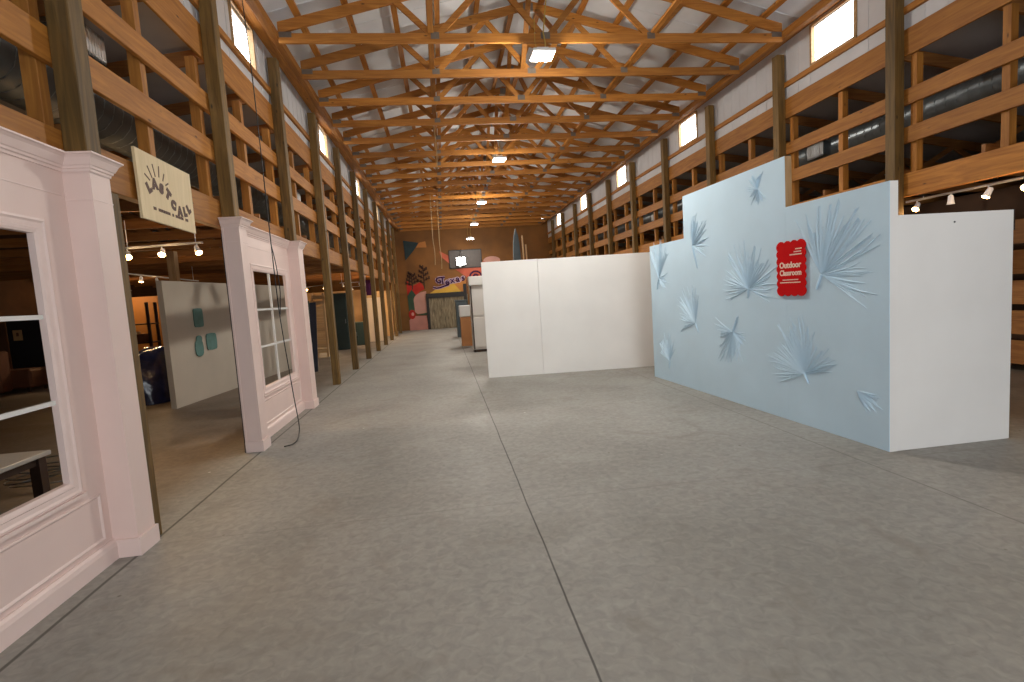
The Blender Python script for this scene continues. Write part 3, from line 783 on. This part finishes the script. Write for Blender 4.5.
# tarp-covered pile
def tarp_pile():
    rg = random.Random(4); b = MB(); rows, n = 16, 48; prv = None; cx, cy_ = -6.05, 11.3
    fold = [(rg.randint(3, 11), rg.uniform(0, 6), rg.uniform(-4, 4), rg.uniform(.01, .035)) for _ in range(12)]
    for j in range(rows):
        v = j/(rows-1); z = 1.10*math.sin(v*PI/2)**.8; rad = math.cos(v*PI/2)**.45
        ring = []
        for i in range(n):
            a = 2*PI*i/n; k = rad*(1 + sum(m*math.sin(f_*a + p + q*v) for f_, p, q, m in fold))
            ring.append(b.bm.verts.new((cx + .62*k*math.cos(a), cy_ + .62*k*math.sin(a), max(0, z + .05*math.sin(3*a+1.3)*v*(1-v)*4 - (.25*max(0, -math.cos(a-.4))*v)))))
        if prv:
            for i in range(n): b.bm.faces.new((prv[i], prv[(i+1) % n], ring[(i+1) % n], ring[i]))
        prv = ring
    bmesh.ops.remove_doubles(b.bm, verts=b.bm.verts, dist=1e-4)
    return tag(b.obj('covered_pile', M['tarp'], smooth=True, origin=(cx, cy_, 0)), 'pile wrapped in shiny dark blue plastic beside the beige divider', 'covered pile')
tarp_pile()
# shelf rack and orange panel behind
t = thing('shelf_rack', 'tall dark open shelf rack before an orange panel in left aisle', 'shelf', (-9.6, 16.6, 0))
for x in (-10.5, -9.55, -8.6):
    for y in (16.4, 16.85): MB().box(x-.035, x+.035, y-.03, y+.03, 0, 2.15).obj('upright', M['table_leg'], t)
for z in (.35, .95, 1.5): MB().box(-10.55, -8.55, 16.37, 16.88, z, z+.04).obj('shelf', M['table_leg'], t)
tag(MB().box(-11.6, -7.2, 18.4, 18.5, 0, 2.4).obj('booth_panel', M['rust'], origin=(-9.4, 18.45, 0)), 'warm tan booth wall behind the dark shelf rack', 'partition')
o = MB(); 
for i in range(3): o.box(-10.2+i*.55, -9.85+i*.55, 16.45, 16.8, .39, .39+.22+.08*i)
for i, (x, h, mm) in enumerate(((-10.15, .26, 'orange_box'), (-9.2, .32, 'tan'), (-8.95, .24, 'sofa'))):
    z = .99
    tag(MB().box(x-.14, x+.14, 16.45, 16.8, z, z+h).obj('storage_box', M[mm], bevel=.01, origin=(x, 16.6, z)), ['small orange box on the middle board of the dark rack', 'small tan box on the middle board of the dark rack', 'small brown box on the middle board of the dark rack'][i], 'box')
o.bm.free()
# inner aisle post
tag(MB().box(-5.25, -5.11, 10.9, 11.04, 0, 2.95).obj('wooden_post', PALE['z'], origin=(-5.18, 10.97, 0)), 'pale thin post rising behind the beige divider panel', 'post')
# brown sofa blocks
t = thing('sofa', 'boxy dark brown sofa seen through the near pink wall window', 'sofa', (-11.2, 14.6, 0))
MB().box(-12.0, -10.6, 14.6, 15.3, .10, .58).obj('seat', M['sofa'], t, bevel=.05)
MB().box(-12.0, -11.0, 14.2, 14.6, .06, 1.10).obj('armrest', M['sofa'], t, bevel=.05)
MB().box(-12.05, -11.75, 14.6, 15.3, .5, 1.1).obj('backrest', M['sofa'], t, bevel=.05)
for x in (-11.9, -10.7):
    for y in (14.65, 15.2): MB().box(x-.03, x+.03, y-.03, y+.03, 0, .12).obj('foot', M['table_leg'], t)
tag(MB().box(-12.03, -11.0, 16.0, 16.08, 0, 1.85).obj('booth_panel', M['blackp'], origin=(-10.6, 16, 0)), 'black booth wall behind the brown sofa', 'partition')
sw = thing('wall_plate', 'small tan plate on the black booth wall above the sofa', 'wall plate', (-11.78, 15.99, 1.45))
MB().box(-11.89, -11.66, 15.985, 16.0, 1.30, 1.59).obj('plate', M['tan'], sw, bevel=.004)
MB().box(-11.80, -11.74, 15.978, 15.986, 1.42, 1.52).obj('switch', M['sofa'], sw)
# table behind the storefront window
t = thing('low_table', 'low table with pale top and dark legs behind the near pink wall', 'table', (-3.4, 4.0, 0))
ty0, ty1, tx0, tx1, tz = 3.6, 5.53, -4.95, -3.93, .46
MB().box(tx0, tx1, ty0, ty1, tz-.045, tz).obj('table_top', M['table_top'], t, bevel=.006)
MB().box(tx0+.05, tx1-.05, ty0+.05, ty1-.05, tz-.12, tz-.045).obj('apron', M['table_leg'], t)
for x in (tx0+.07, tx1-.07):
    for y in (ty0+.07, ty1-.09): MB().box(x-.045, x+.045, y-.045, y+.045, 0, tz-.045).obj('leg', M['table_leg'], t)
# wire coil on floor below it
b = MB(); rg = random.Random(9); pts = []
for i in range(40):
    a = i*.75; pts.append((-4.35+.30*math.cos(a)*(1+.12*math.sin(i)), 5.95+.24*math.sin(a), .012+.006*i + .015*math.sin(i*1.3)))
b.tube(smooth(pts, 3), .007, 5)
tag(b.obj('wire_coil', M['metal'], origin=(-4.35, 5.95, 0)), 'loose coil of thin wire on the floor by the low table', 'wire')
# wire basket chair behind the table
t = thing('wire_chair', 'dark thin-framed wire chair beyond the low table', 'chair', (-4.3, 6.7, 0))
c = MB()
for dx in (-.2, .2):
    for dy in (-.2, .2): MB().tube([(-4.25+dx, 6.75+dy, 0), (-4.25+dx*.9, 6.75+dy*.9, .44)], .01, 6).obj('leg', M['table_leg'], t)
s = MB()
for i in range(7): s.tube([(-4.45+.4*i/6, 6.55, .45), (-4.45+.4*i/6, 6.95, .45)], .006, 5)
s.tube([(-4.45, 6.55, .45), (-4.05, 6.55, .45), (-4.05, 6.95, .45), (-4.45, 6.95, .45), (-4.45, 6.55, .45)], .010, 5)
s.obj('seat', M['table_leg'], t)
s = MB()
for i in range(7): s.tube([(-4.45, 6.55+.4*i/6, .45), (-4.53, 6.55+.4*i/6, .85)], .006, 5)
s.tube([(-4.45, 6.55, .45), (-4.53, 6.55, .87), (-4.53, 6.95, .87), (-4.45, 6.95, .45)], .010, 5)
s.obj('backrest', M['table_leg'], t); c.bm.free()

# things seen between the far left posts
for i, (x0, x1, y, lean, h, mm, lb) in enumerate(((-3.72, -3.56, 13.95, .10, 1.86, 'dgreen', 'narrow dark green board leaning at the far end of the pink wall'), (-3.555, -3.39, 14.0, .08, 1.82, 'navy', 'narrow navy board leaning beside the dark green board'))):
    b = MB(); b.prism([(x0, y, 0), (x1, y, 0), (x1+lean, y+.12, h), (x0+lean, y+.12, h)], (0, .04, 0))
    tag(b.obj('leaning_board', M[mm], origin=(x0, y, 0)), lb, 'board')
t = thing('slatted_rack', 'tall pale wooden rack with many rungs beside the leaning boards', 'rack', (-4.1, 18.0, 0))
for x in (-4.32, -3.97): MB().box(x-.03, x+.03, 17.95, 18.05, 0, 2.15).obj('upright', PALE['z'], t)
for k in range(11): MB().box(-4.29, -4.0, 17.97, 18.0, .15+k*.18, .15+k*.18+.13).obj('rung', PALE['x'], t)
def locker(x0, x1, y0, y1, h, mat, label):
    t = thing('locker', label, 'locker', ((x0+x1)/2, (y0+y1)/2, 0))
    MB().box(x0, x1, y0, y1, 0, h).obj('body', mat, t, bevel=.01)
    n = max(1, round((x1-x0)/.5))
    for k in range(n):
        a = x0+.02+(x1-x0-.04)*k/n; e = x0+.02+(x1-x0-.04)*(k+1)/n-.015
        d = MB().box(a, e, y0-.02, y0, .06, h-.04).obj('door', mat, t, bevel=.004)
        MB().box(e-.06, e-.04, y0-.045, y0-.02, h*.5-.08, h*.5+.08).obj('handle', M['metal'], d)
locker(-4.22, -3.66, 20.4, 20.9, 2.17, M['dgreen'], 'tall dark green locker between the far left posts')
locker(-3.95, -3.20, 22.0, 22.5, .96, M['dgreen'], 'low dark green cabinet beside the tall green locker')
panel_c = plain('cream_panel', (.62, .50, .38), .6, 0, .05, 2)
for x0, x1, y, h, mm, lb in ((-6.4, -3.6, 24.4, 2.35, M['tan'], 'tan booth wall behind the green lockers'),
                            (-3.55, -2.75, 23.6, 1.95, panel_c, 'cream booth wall end right of the low dark green cabinet'),
                            (-4.4, -2.6, 26.9, 2.3, M['tan'], 'tan booth wall farthest along the left aisle')):
    tag(MB().box(x0, x1, y, y+.08, 0, h).obj('booth_panel', mm, origin=((x0+x1)/2, y, 0)), lb, 'partition')
b = MB(); n = 12
for i in range(n):
    x0 = -2.95 + .36*i/n; x1 = -2.95 + .36*(i+1)/n
    b.box(x0, x1, 20.9+.02*math.sin(i*1.4), 20.93+.02*math.sin(i*1.4), 2.02, 2.62)
tag(b.obj('hanging_cloth', M['violet'], origin=(-2.8, 20.9, 2.02)), 'small violet cloth hanging under the low beam among far left posts', 'cloth')

# ------------------------------------------------------------------ right aisle: plank rack behind the white wall
t = thing('plank_rack', 'dark brown plank stall of wide horizontal boards at the right edge', 'plank wall', (8.7, 6.5, 0))
for i in range(5): MB().box(8.68, 8.74, 3.2, 8.4, .12+i*.46, .12+i*.46+.36).obj('plank', DK['y'], t)
for y in (3.4, 5.6, 8.2): MB().box(8.74, 8.86, y-.06, y+.06, 0, 2.45).obj('upright', DK['z'], t)
tag(MB().box(9.6, 9.7, YF+.2, 12, 0, 2.95).obj('booth_panel', M['dark_wall'], origin=(9.65, 3, 0)), 'dark brown wall behind the plank stall', 'partition')

# ------------------------------------------------------------------ cabinet, boxes beyond the partition
t = thing('white_cabinet', 'tall white door cabinet standing behind the left end of white partition', 'cabinet', (1.1, 15.9, 0))
MB().box(.82, 1.75, 15.70, 16.2, .08, 2.30).obj('body', M['cabinet'], t, bevel=.008)
MB().box(.80, 1.77, 15.62, 16.22, 2.04, 2.31).obj('head_panel', M['white2'], t, bevel=.01)
MB().box(.87, 1.70, 15.675, 15.70, 1.13, 1.98).obj('door', M['cabinet'], t, bevel=.006)
d = MB().box(.87, 1.70, 15.675, 15.70, .16, 1.06).obj('door', M['cabinet'], t, bevel=.006)
MB().box(.84, .87, 15.66, 15.70, .10, 2.02).obj('edge_strip', M['table_leg'], t)
MB().box(.84, 1.73, 15.72, 16.18, 0, .08).obj('plinth', M['table_leg'], t)
t = thing('storage_crate', 'orange wooden crate with white top beside the white cabinet', 'crate', (.75, 18.2, 0))
MB().box(.55, .98, 18.0, 18.45, 0, 1.02).obj('body', M['orange_box'], t, bevel=.01)
MB().box(.53, 1.0, 17.98, 18.47, 1.02, 1.42).obj('white_lid', M['white2'], t, bevel=.02)
t = thing('storage_bin', 'dark slate bin standing behind the orange crate', 'bin', (.72, 22.5, 0))
MB().box(.52, 1.0, 22.3, 22.9, 0, 1.55).obj('body', M['teal_dark'], t, bevel=.02)
MB().box(.50, 1.02, 22.28, 22.92, 1.55, 1.60).obj('lid', M['teal_dark'], t, bevel=.01)
# tall pointed board and slats behind the partition
pts = []
for k in range(17):
    u = k/16; z = u*4.22; w = .16*(1-max(0, (u-.55)/.45)**2.2)**.5 if u > .55 else .16
    pts.append((w, z))
poly = [(2.98-w, 20.0, z) for w, z in pts] + [(2.98+w, 20.0, z) for w, z in pts[::-1]]
tag(MB().prism(poly, (0, .09, 0)).obj('pointed_board', M['teal_dark'], bevel=.01, origin=(2.98, 20, 0)), 'tall dark teal pointed board rising behind the white partition', 'board')
for i, (x, z) in enumerate(((3.24, 3.95), (3.36, 3.6))):
    tag(MB().beam((x+.05, 20.1, 0), (x, 20.1, z), .05, .05).obj('timber_pole', PALE['z'], origin=(x, 20.1, 0)), ['taller pale timber pole leaning beside the pointed board', 'shorter pale timber pole right of the pointed board'][i], 'pole')
# cords hanging from the roof
for i, (x, y, z0) in enumerate(((-.19, 20.0, 3.0), (.05, 21.0, 2.9), (.10, 12.6, 4.75))):
    tag(MB().tube(smooth([(x, y, z0), (x+.02, y, z0+.5), (x-.015, y, z0+1.1), (x+.01, y, CH+.02)]), .012, 6).obj('hanging_rope', M['tan_cord'], origin=(x, y, z0)),
        ['thin tan rope hanging far down the hall, left of a pair', 'thin tan rope hanging far down the hall, right of a pair', 'short tan rope hanging left of the second LED lamp'][i], 'rope')

# ------------------------------------------------------------------ mural and doorway on the end wall
YM = YB - .03
mu = thing('painted_mural', 'desert mural of hills, plants and stones painted on the end wall', 'mural', (1.0, YM, 0))
def shape(name, mat, pts, d=0.0, th=.012): MB().prism([(x, YM-d, z) for x, z in pts], (0, th, 0)).obj(name, mat, mu)
def arc(cx, cz, rx, rz, a0, a1, n=14): return [(cx+rx*math.cos(math.radians(a0+(a1-a0)*i/n)), cz+rz*math.sin(math.radians(a0+(a1-a0)*i/n))) for i in range(n+1)]
shape('dark_corner', M['mteal'], [(-2.0, 5.15), (-1.12, 4.98), (-1.5, 4.5), (-1.95, 4.02)])
shape('ochre_peak', M['orange'], [(-1.15, 4.98), (-.75, 5.05), (-.7, 4.7), (-1.3, 4.72)], -.002)
shape('coral_peak', M['coral'], [(0, 4.45), (.62, 4.1), (.62, 3.62), (.1, 4.1)])
shape('coral_hill', M['coral'], [(.85, 3.35), (2.6, 3.75), (2.6, 2.35), (1.5, 2.35), (1.45, 2.9)])
shape('pink_cloud', M['rose2'], arc(3.0, 3.75, .5, .25, 0, 360, 18)[:-1])
shape('yellow_hill', M['yellow'], [(-.85, 2.0)] + [(-.4, 2.25), (.1, 2.5), (.55, 2.66), (.85, 2.6), (1.2, 2.15), (1.28, 2.0)])
shape('orange_slope', M['orange'], [(.62, 2.64), (1.4, 2.78), (1.4, 2.0), (1.1, 2.05)], .003)
shape('coral_bank', M['mred'], [(-2.0, 2.0), (-2.0, 2.9), (-1.65, 2.55), (-1.2, 2.75), (-.95, 2.35), (-1.3, 2.2), (-1.7, 1.7)])
shape('green_bush', M['mgreen'], [(-1.98, 1.1), (-2.0, 2.0), (-1.75, 2.35), (-1.5, 2.0), (-1.55, 1.2)], .003)
shape('pink_arch', M['rose2'], [(-.92, .95), (-.92, 2.2)] + arc(-.95, 1.72, .72, .48, 90, 180, 8) + [(-1.64, 1.05), (-1.5, .93)], .006)
shape('pink_boulder', M['rose'], [(-2.0, .0), (-2.0, .6), (-1.75, .82), (-1.0, .80), (-.94, .0)], .004)
shape('red_flower', M['mred'], arc(-1.82, .92, .20, .27, 0, 360, 16)[:-1], .009)
shape('flower_heart', M['rose2'], arc(-1.78, .94, .08, .1, 0, 360, 10)[:-1], .012)
shape('green_stem', M['mgreen'], [(-1.5, .86), (-.95, .84), (-.95, .98), (-1.2, .93)], .009)
for cx, z0, h, sd in ((-1.0, 2.35, 1.35, 1), (-1.68, 2.35, .95, 2)):        # dark branching plants
    b = MB(); rg = random.Random(sd)
    b.beam((cx, YM-.004, z0), (cx, YM-.004, z0+h), .06, .012, (0, 1, 0))
    for k in range(7):
        z = z0 + h*(.25+.1*k); s = 1 if k % 2 else -1; l = .34*(1-.09*k)
        b.beam((cx, YM-.004, z), (cx+s*l, YM-.004, z+.14), .06, .012, (0, 1, 0))
        for u in (.5, 1.0): b.beam((cx+s*l*u, YM-.004, z+.14*u-.07), (cx+s*l*u, YM-.004, z+.14*u+.10), .085, .012, (0, 1, 0))
    b.obj('dark_plant', M['mdark'], mu)
# Texas lettering
tx = thing('mural_lettering', 'purple Texas lettering with pale outline painted on the end wall', 'lettering', (.4, YM-.02, 2.7))
def texas(mat, bold, y, name):
    L = MB(); fx = lambda x: -.30 + .885*(x+.72); fz = lambda z: 2.66 + .885*(z-2.72)
    for ch, x, z, s, rot in (('e', -.02, 2.72, .50, 6), ('x', .33, 2.81, .48, 6), ('a', .68, 2.87, .52, 6), ('s', 1.03, 2.92, .50, 6)):
        join(L, text_mb(ch, s, .004, bold, basis((fx(x), y, fz(z)), (1, 0, 0), (0, 0, 1), (0, -1, 0)) @ Matrix.Rotation(math.radians(rot), 4, 'Z')))
    wd = .065 + bold*1.7
    for p in ([(-.62, 2.72), (-.72, 2.85), (-.66, 3.0), (-.45, 3.03), (-.15, 3.04)], [(-.62, 2.72), (-.50, 2.68), (-.42, 2.78), (-.50, 2.86)], [(-.31, 2.98), (-.31, 2.75), (-.30, 2.60)], [(-.95, 2.42), (-.75, 2.36), (-.5, 2.38), (-.2, 2.47), (.1, 2.55)]):
        for a, e in zip(p, p[1:]): L.beam((fx(a[0]), y, fz(a[1])), (fx(e[0]), y, fz(e[1])), wd, .008, (0, 1, 0))
    return L.obj(name, mat, tx)
texas(M['lavender'], .055, YM-.006, 'letter_outline'); texas(M['purple'], .016, YM-.020, 'letter_face')
b = MB()
for r, a0, a1 in ((.34, -10, 200), (.14, 20, 250)):
    p = arc(2.0, 2.88, r, r*.9, a0, a1, 12)
    for a, e in zip(p, p[1:]): b.beam((a[0], YM-.018, a[1]), (e[0], YM-.018, e[1]), .10, .008, (0, 1, 0))
b.obj('letter_swirl', M['purple'], tx)
# dark plank doorway
dr = thing('plank_door', 'weathered vertical plank door in a black frame in the end wall', 'door', (.2, YB-.1, 0))
MB().box(-.82, 1.45, YB-.09, YB-.02, 0, 1.90).obj('plank_panel', M['greyplank'], dr)
pk = MB(); rg = random.Random(11); x = -.82
while x < 1.40:
    w = rg.uniform(.09, .17); d = rg.uniform(.0, .03); pk.box(x, min(x+w, 1.45), YB-.10-d, YB-.085, .02, 1.88-rg.uniform(0, .05)); x += w + .012
pk.obj('planks', M['greyplank'], dr)
MB().box(-.96, -.80, YB-.16, YB-.02, 0, 2.02).obj('black_jamb', M['blackp'], dr)
MB().box(1.22, 1.40, YB-.16, YB-.035, 0, 2.5).obj('black_jamb', M['blackp'], dr)
MB().box(-.96, 1.40, YB-.17, YB-.02, 1.78, 2.06).obj('black_header', M['blackp'], dr)
# dark framed panel high on the wall with a lit flood lamp
sc_ = thing('wall_screen', 'dark framed rectangular panel high on the end wall', 'screen', (1.45, YB-.05, 3.45))
MB().box(.56, 2.38, YB-.06, YB-.03, 3.44, 4.42).obj('screen', M['screen'], sc_)
fr = MB(); fr.box(.52, 2.42, YB-.075, YB-.03, 4.42, 4.46).box(.52, 2.42, YB-.075, YB-.03, 3.40, 3.44).box(.52, .56, YB-.075, YB-.03, 3.40, 4.46).box(2.38, 2.42, YB-.075, YB-.03, 3.40, 4.46)
fr.obj('frame', M['blackp'], sc_)
fl = thing('flood_lamp', 'bright square lamp glowing before the dark panel on the end wall', 'lamp', (1.2, YB-.3, 3.9))
MB().box(.92, 1.46, YB-.36, YB-.28, 3.56, 4.02).obj('housing', M['blackp'], fl)
MB().box(.94, 1.44, YB-.375, YB-.36, 3.58, 4.00).obj('diffuser', M['led'], fl)
MB().box(1.06, 1.20, YB-.33, YB-.28, 3.45, 3.56).obj('bracket', M['white_metal'], fl)
MB().tube([(1.19, YB-.32, 4.02), (1.19, YB-.30, 4.3), (1.25, YB-.04, 4.44)], .02, 6).obj('lamp_arm', M['metal'], fl)
area('flood_light', (1.19, YB-.42, 3.79), .4, 5, (1, .95, .88), (-PI/2, 0, 0))

# ------------------------------------------------------------------ world and view
w = bpy.data.worlds.new('world'); SC.world = w; w.use_nodes = True
bg = w.node_tree.nodes['Background']; bg.inputs['Color'].default_value = (.93, .97, 1.0, 1); bg.inputs['Strength'].default_value = 11.0
SC.view_settings.view_transform = 'Standard'; SC.view_settings.look = 'None'; SC.view_settings.gamma = 1; SC.view_settings.exposure = 0
SC.view_settings.use_curve_mapping = False
try:
    SC.cycles.use_denoising = True; SC.cycles.max_bounces = 8; SC.cycles.diffuse_bounces = 5; SC.cycles.transparent_max_bounces = 8
    SC.cycles.caustics_reflective = False; SC.cycles.caustics_refractive = False; SC.cycles.sample_clamp_indirect = 6
except Exception: pass
